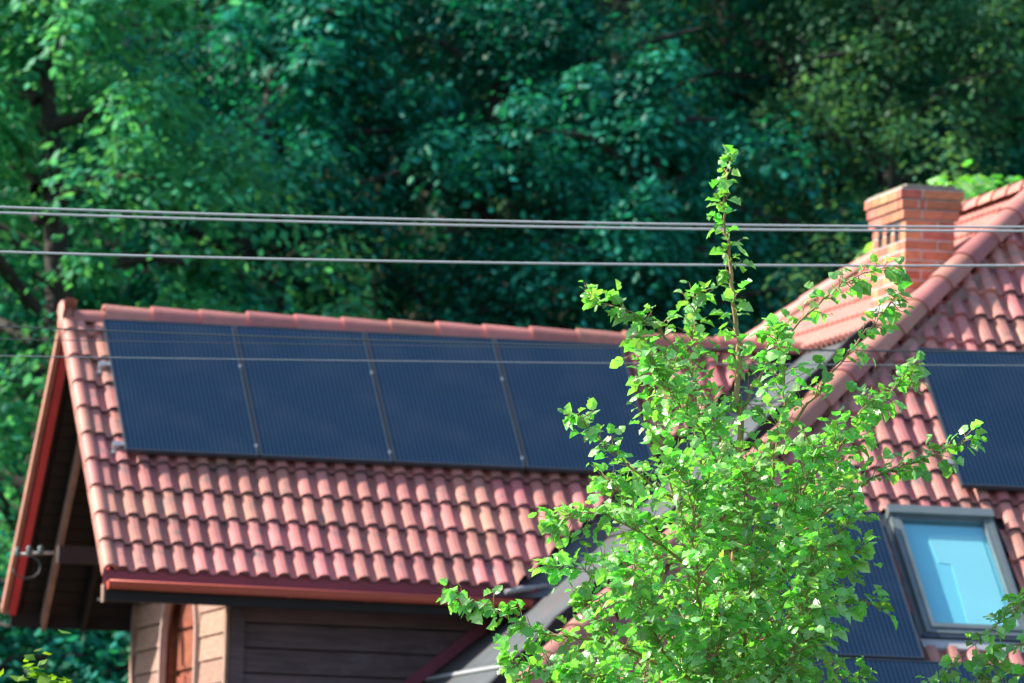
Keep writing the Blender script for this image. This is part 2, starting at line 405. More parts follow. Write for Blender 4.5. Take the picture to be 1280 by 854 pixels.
# ridge tile: tapered half round with a thick lip, axis along local y, big end at y=0
def ridge_mesh(r0=0.125, r1=0.105, L_=0.44, seg=10, th_=0.022):
    v = []; f = []; sm = []
    def ring(r, y, z=0): return [V((-r*cos(pi*k/seg), y, r*sin(pi*k/seg)*0.92+z)) for k in range(seg+1)]
    A = ring(r0, 0); B = ring(r0*0.985, 0.045); D = ring(r1, L_); n = seg+1
    v += A+B+D+A+ring(r0-th_, 0.004)
    for i in range(seg):
        f.append((i, i+1, n+i+1, n+i)); sm.append(True); f.append((n+i, n+i+1, 2*n+i+1, 2*n+i)); sm.append(True)
        f.append((4*n+i, 4*n+i+1, 3*n+i+1, 3*n+i)); sm.append(False)
    return mesh('ridge_tile', v, f, M['ridge'], sm_faces=sm)
RT = ridge_mesh(0.132, 0.106)
RSTEP = 0.372
k = 0; x = WX0+0.33
while x < VC.x+0.1:
    jit = rnd.uniform(-.004, .004)
    mw = frame(V((x, RY, RZ+0.040+jit)), V((0, -1, 0)), V((1, 0, 0.012)).normalized(), Z)
    link('ridge_tile', RT, wroof, mw=mw); x += RSTEP
# first ridge tile at the gable is lower and flatter
mw = frame(V((WX0+0.09, RY, RZ+0.015)), V((0, -1, 0)), X, Z)
link('ridge_tile', ridge_mesh(0.100, 0.105, 0.36), wroof, mw=mw)
# hip tiles
HT = ridge_mesh(0.122, 0.104, 0.46)
nH = (NF+NL).normalized(); xH = HIPDIR.cross(nH).normalized(); nH = xH.cross(HIPDIR).normalized()
d = 0; p = hip_at(1.9)
while p.z < ZTOP+0.05:
    mw = frame(p+nH*0.075, xH, HIPDIR, nH); link('ridge_tile', HT, mroof, mw=mw); p = p+HIPDIR*0.405
HD2 = V((-HIPDIR.x, HIPDIR.y, HIPDIR.z)); nH2 = V((-nH.x, nH.y, nH.z)); p = hip_at(3.4); p.x = 2*XTOP-p.x
while p.z < ZTOP-.1:
    link('ridge_tile', HT, mroof, mw=frame(p+nH2*0.075, HD2.cross(nH2), HD2, nH2)); p = p+HD2*0.405
# top ridge running away from the camera, and the far hip
y = APX.y-0.05
while y < YB:
    link('ridge_tile', HT, mroof, mw=frame(V((XTOP, y, ZTOP+0.07)), X, Yv, Z)); y += 0.405
bd = (bh(5)-bh(6)).normalized(); nb2 = (NL+V((0, .4, .8))).normalized(); xb = (-bd).cross(nb2).normalized(); nb2 = xb.cross(-bd).normalized()
p = V((XTOP, YB, ZTOP))
while p.z > 4.6:
    p = p+bd*0.405; link('ridge_tile', HT, mroof, mw=frame(p+nb2*0.05, xb, -bd, nb2))

# closing strip under the hip tiles, on the panel side (crumpled brown foil)
mb = MB(); q = hip_at(1.9); pts = []
n_ = 150
for i in range(n_):
    q2 = q+HIPDIR*(i*0.046)
    side = (NF.cross(HIPDIR)).normalized()
    if side.x < 0: side = -side
    wv = 0.018*sin(i*1.9)+0.012*sin(i*0.7+1)
    pts.append((q2+side*0.10+NF*0.085, q2+side*(0.185+wv)+NF*(0.045+0.012*sin(i*2.3))))
for a, b in zip(pts, pts[1:]): mb.quad(a[0], a[1], b[1], b[0], True)
mb.build('foil_strip', mat('brown_ridge_foil', (0.25, 0.12, 0.09), 0.6, 0.2, 9, dirt=(0.45, 0.33, 0.25), dirt_scale=6, dirt_amt=0.6), mroof)
# grey valley sheet: wing side and left-facing side, plus a black upright strip along the hip
def valp(z, side, w_, n_):
    """point on the valley line at height z, moved w_ metres horizontally away into the wing plane (side -1) or the left-facing plane (+1)"""
    p = val_at(z)
    return (p-X*w_+NF*n_) if side < 0 else (p-Yv*w_+NL*n_)
mb = MB(); zs = [1.2+i*0.55 for i in range(8)]
ztop = RZ+0.03
zs = [z for z in zs if z < ztop-.2]+[ztop]
for a, b in zip(zs, zs[1:]):
    if b > EZ+0.02:
        aa = max(a, EZ-0.03)
        mb.quad(valp(aa, -1, 0.42, 0.006), valp(aa, -1, 0, 0.012), valp(b, -1, 0, 0.012), valp(b, -1, 0.42, 0.006))
GW = hip_at(3).y-val_at(3).y
YW = EY+0.52                                              # front wall plane of the wing
for a, b in zip(zs, zs[1:]):
    lap = 0.008 if (zs.index(a) % 2) else 0.014
    if b <= EZ: ya, yb = YW, YW
    else: ya, yb = (YW if a < EZ else val_at(a).y), val_at(b).y
    A = V((xL(a), ya, a)); B = V((xL(b), yb, b)); A2 = hip_at(a)+Yv*.05; B2 = hip_at(b)+Yv*.05
    mb.quad(A+NL*lap, A2+NL*lap, B2+NL*(lap+.004), B+NL*(lap+.004))
mb.build('valley_flashing', M['zinc'], mroof)
# standing lap seams across the sheet
for z in (2.22, 3.35, 4.45):
    mb = MB(); a = V((xL(z), (YW if z < EZ else val_at(z).y), z)); b = hip_at(z)+Yv*.25
    mb.box(a+NL*.02, (b-a), UPL*.035, NL*.012); mb.build('sheet_seam', M['sealant'] if z < 3 else M['zinc'], mroof)
# rolled pale end of the wing's valley flange, below the last tile
mb = MB(); a = valp(EZ, -1, 0.30, 0.02)
mb.tube([a+V((-.05, -.06, -.01)), a+V((.08, -.02, .02)), a+V((.3, .08, .06))], [.018, .024, .014], 7); mb.build('flange_roll', M['sealant'], mroof)
mb = MB(); a = hip_at(1.5)-nh*.30; b = hip_at(5.02)-nh*.30; n_ = 40; pts = []
for i in range(n_+1):
    q = a.lerp(b, i/n_); q.z = zL(q.x); w_ = .010*sin(i*1.7)
    pts.append((q+NL*.0, q+NL*(.20+w_), q-nh*.03+NL*(.195+w_), q-nh*.03))
for p_, q_ in zip(pts, pts[1:]):
    mb.quad(p_[0], q_[0], q_[1], p_[1]); mb.quad(p_[1], q_[1], q_[2], p_[2]); mb.quad(p_[2], q_[2], q_[3], p_[3])
mb.build('hip_seal', M['black'], mroof)  # dark band beside the hip, built as an upright black strip
# side flashing where the left-facing slope meets the wing's front wall
mb = MB(); a = V((xL(1.4), YW-0.03, 1.4)); b = V((xL(EZ-.1), YW-0.03, EZ-.1))
mb.box(a+NL*.03, (b-a), NL*0.085, Yv*-0.02); mb.build('wall_flashing', M['magenta'], mroof)

# verge tiles
def verge_mesh():
    v = []; f = []; sm = []
    # cross-section in local x (outwards = -x), z
    ps = [(0.055, 0.03), (0.035, 0.055), (0.0, 0.066), (-0.035, 0.055), (-0.052, 0.022), (-0.055, -0.05)]
    n = len(ps); L_ = 0.40
    for yy, dz, sc in ((0, 0.030, 1.05), (L_, 0.004, 0.98)):
        for (x_, z_) in ps: v.append(V((x_*sc, yy, z_+dz)))
    for i in range(n-1): f.append((i, n+i, n+i+1, i+1)); sm.append(True)
    b = len(v)
    for (x_, z_) in ps: v.append(V((x_*1.05, 0, z_+.03)))
    for (x_, z_) in ps: v.append(V((x_*0.72, .003, z_*.8+.012)))
    for i in range(n-1): f.append((b+i, b+i+1, b+n+i+1, b+n+i)); sm.append(False)
    return mesh('verge_tile', v, f, M['ridge'], sm_faces=sm)
VM = verge_mesh()
for row in range(10):
    s = WT0+row*EXPO
    link('verge_tile', VM, wroof, mw=frame(wingp(WX0-P0.x+0.055, s, 0.012), X, UPF, NF))
    d = BACKLEN-0.02-row*EXPO
    # rear slope: looked at from the gable; mirrored by swapping the length axis
    link('verge_tile', VM, wroof, mw=frame(backp(WX0+0.055, d, 0.012), X*1.0, UPB, -(X.cross(UPB)) if False else NB))
# rounded cap where the two verges meet
mb = MB(); c = V((WX0+.05, RY, RZ))
mb.tube([c+V((-.01, -.10, -.13)), c+V((-.01, -.055, .0)), c+V((0, -.0, .105)), c+V((0, .055, .0)), c+V((0, .10, -.13))], [.05, .062, .066, .062, .05], 8)
mb.build('verge_cap', M['ridge'], wroof)

# rear slope tiles seen only edge-on: one joined part
bmL = bmesh.new()
for row in range(10):
    for k in range(19):
        d = BACKLEN-0.02-row*EXPO
        mw = frame(backp(WX0+0.085+0.30*(k+1), d, .004), -X, UPB, NB)
        me, c_ = cut_tile(mw, [(V((0, RY+.05, 0)), V((0, -1, 0)))])
        if me is None: continue
        n0 = len(bmL.verts); bmL.from_mesh(me); bmL.verts.ensure_lookup_table()
        for v_ in bmL.verts[n0:]: v_.co = mw @ v_.co
me = bpy.data.meshes.new('roof_tile'); bmL.to_mesh(me); bmL.free(); 
me.materials.clear(); me.materials.append(M['tile']); me.materials.append(M['edge'])
link('roof_tile', me, wroof, kind='stuff')

# ------------------------------------------------------------------ gable overhang, walls
CW = hit(288, 760, V((0, 1, 0)), V((0, YW, 0)))            # front corner of the walls
XW = CW.x
def on_gable(u, v): return hit(u, v, X, V((XW, 0, 0)))
YWB = on_gable(168, 800).y
# barge boards
for up, base in ((UPF, 'f'), (UPB, 'b')):
    mb = MB()
    n = NF if base == 'f' else NB
    o = (wingp(WX0-P0.x+0.065, SE+.03, -0.15) if base == 'f' else backp(WX0+0.040, BACKLEN-.03, -0.115))
    wd = 0.05 if base == 'f' else 0.055
    mb.box(o, X*wd, up*(BACKLEN-.1), n*(0.145 if base == 'f' else .110))
    part(mb, 'barge_board', M['red_board'])
    if base == 'b':
        mb = MB(); mb.box(backp(WX0-0.014, BACKLEN-.01, -0.085), X*.042, up*(BACKLEN-.06), n*.075); part(mb, 'verge_trim', M['ridge'])
# soffit boards under the rear and front slopes, running along the ridge
nb_ = 22
for i in range(nb_):
    d0 = i*BACKLEN/nb_
    for which in (0, 1):
        mb = MB()
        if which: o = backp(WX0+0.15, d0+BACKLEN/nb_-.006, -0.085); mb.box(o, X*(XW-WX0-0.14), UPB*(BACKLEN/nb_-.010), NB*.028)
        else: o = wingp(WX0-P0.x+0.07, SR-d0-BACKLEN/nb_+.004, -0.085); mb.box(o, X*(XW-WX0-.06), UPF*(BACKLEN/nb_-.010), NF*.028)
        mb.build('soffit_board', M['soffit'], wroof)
# rafters
for xo, m_ in ((0.30, 'beam'), (0.62, 'soffit')):
    mb = MB(); mb.box(backp(WX0+xo, BACKLEN+0.02, -0.22), X*.035, UPB*(BACKLEN-.12), NB*.13); mb.build('rafter', M[m_], wroof)
    mb = MB(); mb.box(wingp(WX0-P0.x+xo, SE+.08, -0.22), X*.055, UPF*(BACKLEN-.2), NF*.13); mb.build('rafter', M['soffit'], wroof)
# rear eave fascia and wall-plate beam
BE = backp(0, BACKLEN-.04, -.02)
mb = MB(); mb.box(V((WX0+0.06, BE.y-.03, BE.z-0.17)), X*5.6, Yv*.03, Z*0.16); part(mb, 'fascia_board', M['soffit'])
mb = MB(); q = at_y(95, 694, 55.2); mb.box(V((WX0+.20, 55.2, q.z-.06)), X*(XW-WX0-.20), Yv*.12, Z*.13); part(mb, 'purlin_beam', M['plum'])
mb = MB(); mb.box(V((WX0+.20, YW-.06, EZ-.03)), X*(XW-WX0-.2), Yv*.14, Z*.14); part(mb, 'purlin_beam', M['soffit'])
# front fascia, soffit
XE = VE.x
mb = MB(); mb.box(V((WX0+.02, EY-.035, EZ-.175)), X*(XE-WX0-.12), Yv*.035, Z*.115); part(mb, 'fascia_board', M['soffit'])
mb = MB(); mb.box(V((WX0+.01, EY+.004, EZ-.055)), X*(XE-WX0-.10), Yv*.02, Z*.11); part(mb, 'eave_flashing', M['magenta'])
mb = MB(); mb.box(V((WX0+.004, EY-.03, EZ-.185)), X*.014, Yv*.10, Z*.13); part(mb, 'eave_end_board', M['beam'])
for i in range(5):
    mb = MB(); mb.box(V((WX0+.05, EY+.004+i*.103, EZ-.16+0.002*i)), X*(XE-WX0+.2), Yv*.098, Z*.02); part(mb, 'soffit_board', M['soffit'])
# gutter (half round), end cap, joints
mb = MB(); gr = .058; gy = EY-.075; gz = EZ-.035; seg = 10
xa, xb_ = WX0+.03, XE-.15
drop = -0.010
def gring(x, r): return [V((x, gy+r*cos(pi+pi*k/seg), gz+drop*(x-xa)/(xb_-xa)*2+r*sin(pi+pi*k/seg))) for k in range(seg+1)]
A, B = gring(xa, gr), gring(xb_, gr); A2, B2 = gring(xa, gr-.004), gring(xb_, gr-.004)
i0 = len(mb.v); mb.v += A+B
for k in range(seg): mb.f.append((i0+k, i0+k+1, i0+seg+2+k, i0+seg+1+k)); mb.sm.append(True)
i0 = len(mb.v); mb.v += A2+B2
for k in range(seg): mb.f.append((i0+k, i0+seg+1+k, i0+seg+2+k, i0+k+1)); mb.sm.append(True)
mb.tube([A[0]+V((0, -.004, .0)), B[0]+V((0, -.004, 0))], .009, 8)
gut = part(mb, 'gutter', M['gutter'])
mb = MB(); mb.prism(gring(xa-.004, gr+.004), X*.008); mb.build('end_cap', M['gutter'], gut)
for u in (360, 458, 560, 660):
    x = hit(u, 712, Yv, V((0, gy, 0))).x; mb = MB(); A, B = gring(x, gr+.004), gring(x+.035, gr+.004)
    i0 = len(mb.v); mb.v += A+B
    for k in range(seg): mb.f.append((i0+k, i0+k+1, i0+seg+2+k, i0+seg+1+k)); mb.sm.append(True)
    mb.build('gutter_joint', M['gutter'], gut)

# walls: backing + planks
ZB = -0.6
mb = MB()
gp = [V((XW+.03, YW+.03, ZB)), V((XW+.03, YWB-.03, ZB)), V((XW+.03, YWB-.03, EZ+.2)), V((XW+.03, RY, RZ-.25)), V((XW+.03, YW+.03, EZ+.2))]
DY0, DY1 = on_gable(250, 800).y, on_gable(205, 800).y      # arched opening
zs0 = 3.14
mb.prism([V((XW+.03, YW+.03, ZB)), V((XW+.03, DY0, ZB)), V((XW+.03, DY0, zs0)), V((XW+.03, YW+.03, zs0))], X*.2)
mb.prism([V((XW+.03, DY1, ZB)), V((XW+.03, YWB-.03, ZB)), V((XW+.03, YWB-.03, zs0)), V((XW+.03, DY1, zs0))], X*.2)
mb.prism([V((XW+.03, YW+.03, zs0+.002)), V((XW+.03, YWB-.03, zs0+.002)), V((XW+.03, YWB-.03, EZ+.2)), V((XW+.03, RY, RZ-.25)), V((XW+.03, YW+.03, EZ+.2))], X*.2)
gwall = part(mb, 'wall', M['deck'])
PH = 0.185
z = ZB; i = 0
while z < RZ-.35:
    # horizontal extent under the roof slopes
    ya, yb = YW+.002, YWB-.002
    lim = (RZ-.12-(z+PH))/tan(TH)
    ya = max(ya, RY-lim); yb = min(yb, RY+lim)
    if yb-ya > .2:
        segs = [(ya, DY0-.0), (DY1, yb)] if z < zs0-.05 else [(ya, yb)]
        for a, b in segs:
            if b-a < .06: continue
            mb = MB(); t = .022+rnd.uniform(0, .006)
            # lap siding: bottom edge proud
            mb.prism([V((XW+.028, a, z+.006)), V((XW+.028-t-.012, a, z+.006)), V((XW+.028-t, a, z+PH-.006)), V((XW+.028, a, z+PH))], Yv*(b-a))
            mb.build('plank', M['wall_light'] if z < EZ+.3 else M['soffit'], gwall)  # planks high under the overhang get a darker wood as painted shade
    z += PH; i += 1
# arched frame round the opening and the recessed door leaf with rails
yc = (DY0+DY1)/2; hw = (DY1-DY0)/2
arc = [V((XW-.03, DY0, ZB))]+[V((XW-.03, yc-hw*cos(a*pi/12)**0.9 if cos(a*pi/12) > 0 else yc+hw*abs(cos(a*pi/12))**.9, zs0-.62+.56*sin(a*pi/12))) for a in range(13)]+[V((XW-.03, DY1, ZB))]
mb = MB()
for a, b in zip(arc, arc[1:]):
    d_ = (b-a); inn = V((0, yc-(a.y+b.y)/2, (zs0-.6)-(a.z+b.z)/2 if a.z > zs0-.55 else 0)).normalized()
    mb.box(a-X*.01, d_, inn*.04, X*.055)
door = MB(); door.box(V((XW+.034, DY0+.002, ZB)), X*.085, Yv*.02, Z*(zs0-ZB)); door.box(V((XW+.034, DY1-.022, ZB)), X*.085, Yv*.02, Z*(zs0-ZB)); door.box(V((XW+.12, DY0, ZB)), X*.03, Yv*(DY1-DY0), Z*(zs0-ZB)); door = part(door, 'door', M['door'])
mb.build('frame', M['trim_pale'], door)
sp = MB()   # spandrels above the arch
for k in range(1, len(arc)-2):
    a, b = arc[k], arc[k+1]; sp.prism([V((XW-.004, a.y, a.z)), V((XW-.004, b.y, b.z)), V((XW-.004, b.y, zs0+.01)), V((XW-.004, a.y, zs0+.01))], X*.05)
sp.build('spandrel', M['wall_light'], door)
for z in (1.0, 1.35, 1.72, 2.02, 2.36, 2.68, 3.0):
    mb = MB(); mb.box(V((XW+.095, DY0+.06, z)), X*.03, Yv*(DY1-DY0-.12), Z*.29); mb.build('door_panel', M['door'], door)
mb = MB(); mb.box(V((XW-.03, YWB-.10, ZB)), X*.10, Yv*.12, Z*(EZ-ZB+.05)); part(mb, 'corner_post', M['beam'])
mb = MB(); mb.box(V((XW-.035, YW-.04, ZB)), X*.028, Yv*.10, Z*(EZ-ZB-.12)); part(mb, 'corner_trim', M['beam'])
# front wall
XR_ = xL(YW*0+3.0)+0.4
mb = MB(); mb.box(V((XW+.03, YW+.03, ZB)), X*(XR_-XW), Yv*.2, Z*(EZ-ZB+.1)); fwall = part(mb, 'wall', M['deck'])
def fz(v): return hit(400, v, Yv, V((0, YW, 0))).z
zc = [fz(752), fz(781)]
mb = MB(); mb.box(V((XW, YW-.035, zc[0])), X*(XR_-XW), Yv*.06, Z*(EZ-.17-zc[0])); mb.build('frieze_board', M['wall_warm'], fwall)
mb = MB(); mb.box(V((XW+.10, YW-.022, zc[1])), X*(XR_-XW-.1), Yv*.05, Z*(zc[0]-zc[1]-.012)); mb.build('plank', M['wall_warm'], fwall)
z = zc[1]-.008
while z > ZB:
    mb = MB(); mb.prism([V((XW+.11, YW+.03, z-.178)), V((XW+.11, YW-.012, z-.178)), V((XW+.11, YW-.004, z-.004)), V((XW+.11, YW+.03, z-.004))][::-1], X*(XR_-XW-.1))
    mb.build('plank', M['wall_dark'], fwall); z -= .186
mb = MB(); mb.box(V((XW, YW-.04, ZB)), X*.105, Yv*.06, Z*(zc[0]-ZB)); part(mb, 'corner_post', M['wall_dark'])
# rest of the walls, out of the picture
mb = MB(); mb.box(V((XW+.2, YWB-.2, ZB)), X*5, Yv*.2, Z*(EZ-ZB+.1)); part(mb, 'wall', M['wall_dark'])
mb = MB(); hx = xL(1.3)+.5; mb.box(V((hx, hb.y+.8, ZB)), X*(2*(XTOP-hx)), Yv*.3, Z*(1.2-ZB)); mb.box(V((hx, hb.y+1.1, ZB)), X*.3, Yv*8, Z*(1.2-ZB)); mb.box(V((2*XTOP-hx-.3, hb.y+1.1, ZB)), X*.3, Yv*8, Z*(1.2-ZB))
part(mb, 'wall', M['mortar'])

# cable bracket with insulators under the gable
q = at_y(52, 692, 55.25)
br = thing('cable_bracket', 'small cable bracket with grey insulators and a hanging wire loop under the left gable', 'bracket', q)
def lp(*a): return V(a)
mb = MB(); mb.tube([lp(-.20, 0, -.02), lp(-.05, 0, .0), lp(.10, 0, .01)], .012, 6); mb.build('arm', M['wire'], br)
for dx, dz in ((-.19, .0), (-.10, .015), (-.01, .02)):
    mb = MB(); mb.tube([lp(dx, -.02, dz-.035), lp(dx, -.02, dz-.015), lp(dx, -.02, dz), lp(dx, -.02, dz+.02), lp(dx, -.02, dz+.04)], [.012, .030, .018, .028, .010], 8); mb.build('insulator', M['porcelain'], br)
mb = MB(); mb.tube([lp(-.12+.11*sin(a*.5), -.03, -.10-.09*(1-cos(a*.5))+.08) for a in range(0, 10)], .006, 5); mb.build('wire_loop', M['wire_dark'], br)

# ------------------------------------------------------------------ chimney
CN = hit(1129, 392, NL, V((HA.x, 0, HA.z)))                # near-left corner where it meets the left-facing slope
sc = CN.y/50.94
CWd, CLn = 0.385, 0.93
BH, BJ = 0.064, 0.0135
ztopc = (hit(1129, 235, Yv, V((0, CN.y, 0)))).z
core = MB(); cb = V((CN.x, CN.y, CN.z-0.5))
# mortar core, slots are flush black boxes painted as their dark inside
nco = int(round((ztopc-CN.z+0.5)/(BH+BJ)))
course = (ztopc-(CN.z-0.5))/nco
core.box(cb+V((.0035, .0035, 0)), X*(CWd-.007), Yv*(CLn-.007), Z*(course*nco-.01))
chim = part(core, 'chimney', M['mortar'])
def brick(o, ax, ay, az):
    mb = MB(); mb.box(o, ax, ay, az); mb.build('brick', M['brick'], chim)
slots = [0.18+0.235*k for k in range(3)]
for i in range(nco):
    z = cb.z+i*course; fromtop = nco-1-i
    ex = 0.0
    if fromtop == 0: ex = 0.055
    elif fromtop == 1: ex = 0.040
    elif fromtop == 2: ex = 0.026
    o = V((cb.x-ex, cb.y-ex, z)); Wd = CWd+2*ex; Ln = CLn+2*ex; bh_ = course-BJ
    if fromtop <= 2:
        core2 = MB(); core2.box(o+V((.0035, .0035, -.0)), X*(Wd-.007), Yv*(Ln-.007), Z*(bh_+BJ*.6)); core2.build('mortar_bed', M['mortar'], chim)
    t = .05; j = BJ
    dx_ = rnd.uniform(-.0015, .0015)
    # front face (y = o.y): alternate 1/2+1 and 1+1/2
    if i % 2 == 0: xs = [0, Wd*0.34, Wd]
    else: xs = [0, Wd*0.66, Wd]
    if fromtop == 1: xs = [0, Wd*.28, Wd*.40, Wd]
    for a, b in zip(xs, xs[1:]):
        a2 = a if a == 0 else a+j/2; b2 = b if b == Wd else b-j/2
        brick(o+V((a2, rnd.uniform(-.002, .002), 0)), X*(b2-a2), Yv*(0.115 if a == 0 else t), Z*bh_)
        brick(o+V((a2, Ln-t, 0)), X*(b2-a2), Yv*t, Z*bh_)
    # left face
    ys = [0.115+j]; st = 0.5 if i % 2 else 1.0
    y = ys[0]+(0.245*st)
    while y < Ln-.12: ys.append(y); y += .245
    ys.append(Ln-t)
    segs = list(zip(ys, ys[1:]))
    slot = fromtop in (3, 4) 
    if slot:
        segs = []; y = 0.115+j
        for s_ in slots: segs.append((y, s_)); y = s_+0.115
        segs.append((y, Ln-t))
    for a, b in segs:
        if b-a < .03: continue
        brick(o+V((rnd.uniform(-.002, .002), a, 0)), X*t, Yv*(b-a-j), Z*bh_)
        brick(o+V((Wd-t, a, 0)), X*t, Yv*(b-a-j), Z*bh_)
    if slot:
        for s_ in slots:
            mb = MB(); mb.box(o+V((-.003, s_-j*.4, 0 if fromtop == 4 else -BJ)), X*.014, Yv*(.125-j*.2), Z*(bh_+(BJ if fromtop == 4 else 0))); mb.build('flue_slot', M['soot'], chim)
mb = MB(); zt = cb.z+nco*course
mb.prism([V((cb.x-.04, cb.y-.04, zt)), V((cb.x+CWd+.04, cb.y-.04, zt)), V((cb.x+CWd+.04, cb.y+CLn+.04, zt)), V((cb.x-.04, cb.y+CLn+.04, zt))], Z*.012)
mb.prism([V((cb.x+.0, cb.y+.0, zt+.012)), V((cb.x+CWd, cb.y, zt+.012)), V((cb.x+CWd, cb.y+CLn, zt+.012)), V((cb.x, cb.y+CLn, zt+.012))], Z*.022)
mb.build('cement_cap', mat('weathered_cement', (0.28, 0.25, 0.20), 0.9, 0.2, 8, dirt=(0.12, 0.14, 0.06), dirt_scale=6), chim)
mb = MB()   # lead apron at the foot
mb.box(V((cb.x-.10, cb.y-.08, CN.z-.12)), X*.10, Yv*(CLn+.1), Z*.10); mb.box(V((cb.x-.02, cb.y-.05, CN.z-.05)), X*.018, Yv*(CLn+.07), Z*.16)
mb.build('apron', M['sealant'], chim)

# ------------------------------------------------------------------ skylight
sx0, sx1, ss0, ss1 = skyl
mwk = frame(mainp(sx0, ss0, 0), X, UPF, NF); Wd, Ln = sx1-sx0, ss1-ss0
sk = MB()
def bx(mb, a, b): mb.box(V(a), X*(b[0]-a[0]), Yv*(b[1]-a[1]), Z*(b[2]-a[2]))
bx(sk, (0, 0, .0), (.035, Ln, .085)); bx(sk, (Wd-.035, 0, .0), (Wd, Ln, .095)); bx(sk, (.035, 0, 0), (Wd-.035, .05, .08))
sko = link('skylight', sk.me('skylight', M['window_frame']), house, inv=HINV, mw=mwk)
mb = MB(); bx(mb, (-.012, Ln-.08, .0), (Wd+.012, Ln+.01, .115)); mb.build('top_hood', M['window_frame'], sko)
for a, b in (((.037, .052, .03), (.070, Ln-.082, .09)), ((Wd-.070, .052, .03), (Wd-.037, Ln-.082, .09)), ((.071, .053, .03), (Wd-.071, .10, .09)), ((.071, Ln-.11, .03), (Wd-.071, Ln-.082, .08))):
    mb = MB(); bx(mb, a, b); mb.build('sash', M['window_frame'], sko)
mb = MB(); bx(mb, (.0705, .1005, .062), (Wd-.0705, Ln-.1105, .068)); mb.build('pane', M['pane'], sko)
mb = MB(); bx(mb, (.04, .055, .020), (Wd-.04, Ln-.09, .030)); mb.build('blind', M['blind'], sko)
mb = MB(); mb.prism([V((.34, .11, .031)), V((Wd-.10, .11, .031)), V((Wd-.10, Ln-.22, .031)), V((.36, Ln-.22, .031)), V((.25, Ln-.24, .031)), V((.27, Ln-.55, .031)), V((.36, Ln-.57, .031))], Z*.004); mb.build('blind_panel', M['blind_light'], sko)  # paler patch painted as the cloud mirrored in the glass
for a, b in (((-.04, -.02, .0), (0-.002, Ln+.0, .035)), ((Wd+.002, -.02, .0), (Wd+.04, Ln, .035))):
    mb = MB(); bx(mb, a, b); mb.build('side_flashing', M['window_frame'], sko)
mb = MB(); bx(mb, (-.03, -.045, .0), (Wd+.03, -.002, .075)); mb.build('sill', M['aludark'], sko)
mb = MB(); mb.prism([V((-.05, -.15, .030)), V((-.05, -.048, .050)), V((-.05, -.048, .056)), V((-.05, -.15, .060))], X*(Wd+.10)); mb.build('bottom_apron', M['sealant'], sko)

# ------------------------------------------------------------------ solar panels
PNW, PNL = 1.007, 1.69
def panel_meshes():
    g = MB(); g.box(V((.012, .012, .026)), X*(PNW-.024), Yv*(PNL-.024), Z*.006); cell = g.me('cell_glass', M['cell'])
    f_ = MB()
    f_.box(V((0, 0, 0)), X*PNW, Yv*.0118, Z*.036); f_.box(V((0, PNL-.0118, 0)), X*PNW, Yv*.0118, Z*.036)
    f_.box(V((0, .0119, 0)), X*.0118, Yv*(PNL-.0238), Z*.036); f_.box(V((PNW-.0118, .0119, 0)), X*.0118, Yv*(PNL-.0238), Z*.036)
    f_.box(V((.0119, .0119, .002)), X*(PNW-.0238), Yv*(PNL-.0238), Z*.02)
    return cell, f_.me('frame', M['aludark'])
CELL, FRM = panel_meshes()
def panel(o, label, group):
    o = o+NF*rnd.uniform(-.003, .003)
    t = thing('solar_panel', label, 'solar panel', mw=frame(o, X, UPF, NF), group=group)
    link('cell_glass', CELL, t); link('frame', FRM, t); return t
PN = OFF-0.036
wl_ = ['solar panel on the wing roof nearest the left gable', 'second solar panel from the left gable on the wing roof', 'third solar panel from the left gable on the wing roof', 'rightmost solar panel of the wing roof, its right side behind the young tree']
for i in range(4): panel(wingp(i*1.02+.01, 0, PN), wl_[i], 'solar panels in a row on the wing roof')
up_ = ['upper dark blue solar panel on the main roof just above the skylight', 'solar panel right of the one above the skylight, mostly outside the picture']
for i in range(2): panel(mainp(i*1.02+.005, 0, PN), up_[i], 'solar panels on the main roof')
panel(mainp(-1.69, -2.065, PN), 'solar panel on the main roof left of the skylight, partly behind the young tree', 'solar panels on the main roof')
ll = ['bottom row solar panel behind the leaves, farthest left', 'bottom row solar panel under the panel left of the skylight', 'bottom row solar panel below the left half of the skylight', 'bottom row solar panel below the right edge of the skylight', ]
for i in range(4): panel(mainp(lowx[i]+.01, LOWS-1.69, PN), ll[i], 'solar panels along the bottom of the main roof')
# rails, with ends peeking out at the left, and clamps
def rail(o, L_, label):
    t = thing('mounting_rail', label, 'rail', mw=frame(o, X, UPF, NF), group='aluminium rails under the solar panels')
    mb = MB(); mb.box(V((0.02, 0, 0)), X*L_, Yv*.04, Z*.045); mb.build('bar', M['alu'], t)
    mb = MB(); mb.box(V((-.010, -.006, -.006)), X*.05, Yv*.052, Z*.052); mb.build('end_cap', M['alu'], t)
    mb = MB(); mb.box(V((-.02, -.05, -.055)), X*.03, Yv*.03, Z*.06); mb.build('roof_hook', M['alu'], t)
rail(wingp(-.06, 0.10, PN-.047), 4.1, 'lower aluminium rail under the wing roof panels')
rail(wingp(-.06, 1.13, PN-.047), 4.1, 'upper aluminium rail under the wing roof panels')
rail(mainp(-.05, 0.30, PN-.047), 2.1, 'lower aluminium rail under the panels above the skylight')
rail(mainp(-.05, 1.38, PN-.047), 2.1, 'upper aluminium rail under the panels above the skylight')
cl = MB(); cl.box(V((-.008, 0, .030)), X*.016, Yv*.035, Z*.009); CLM = cl.me('clamp', M['alu'])
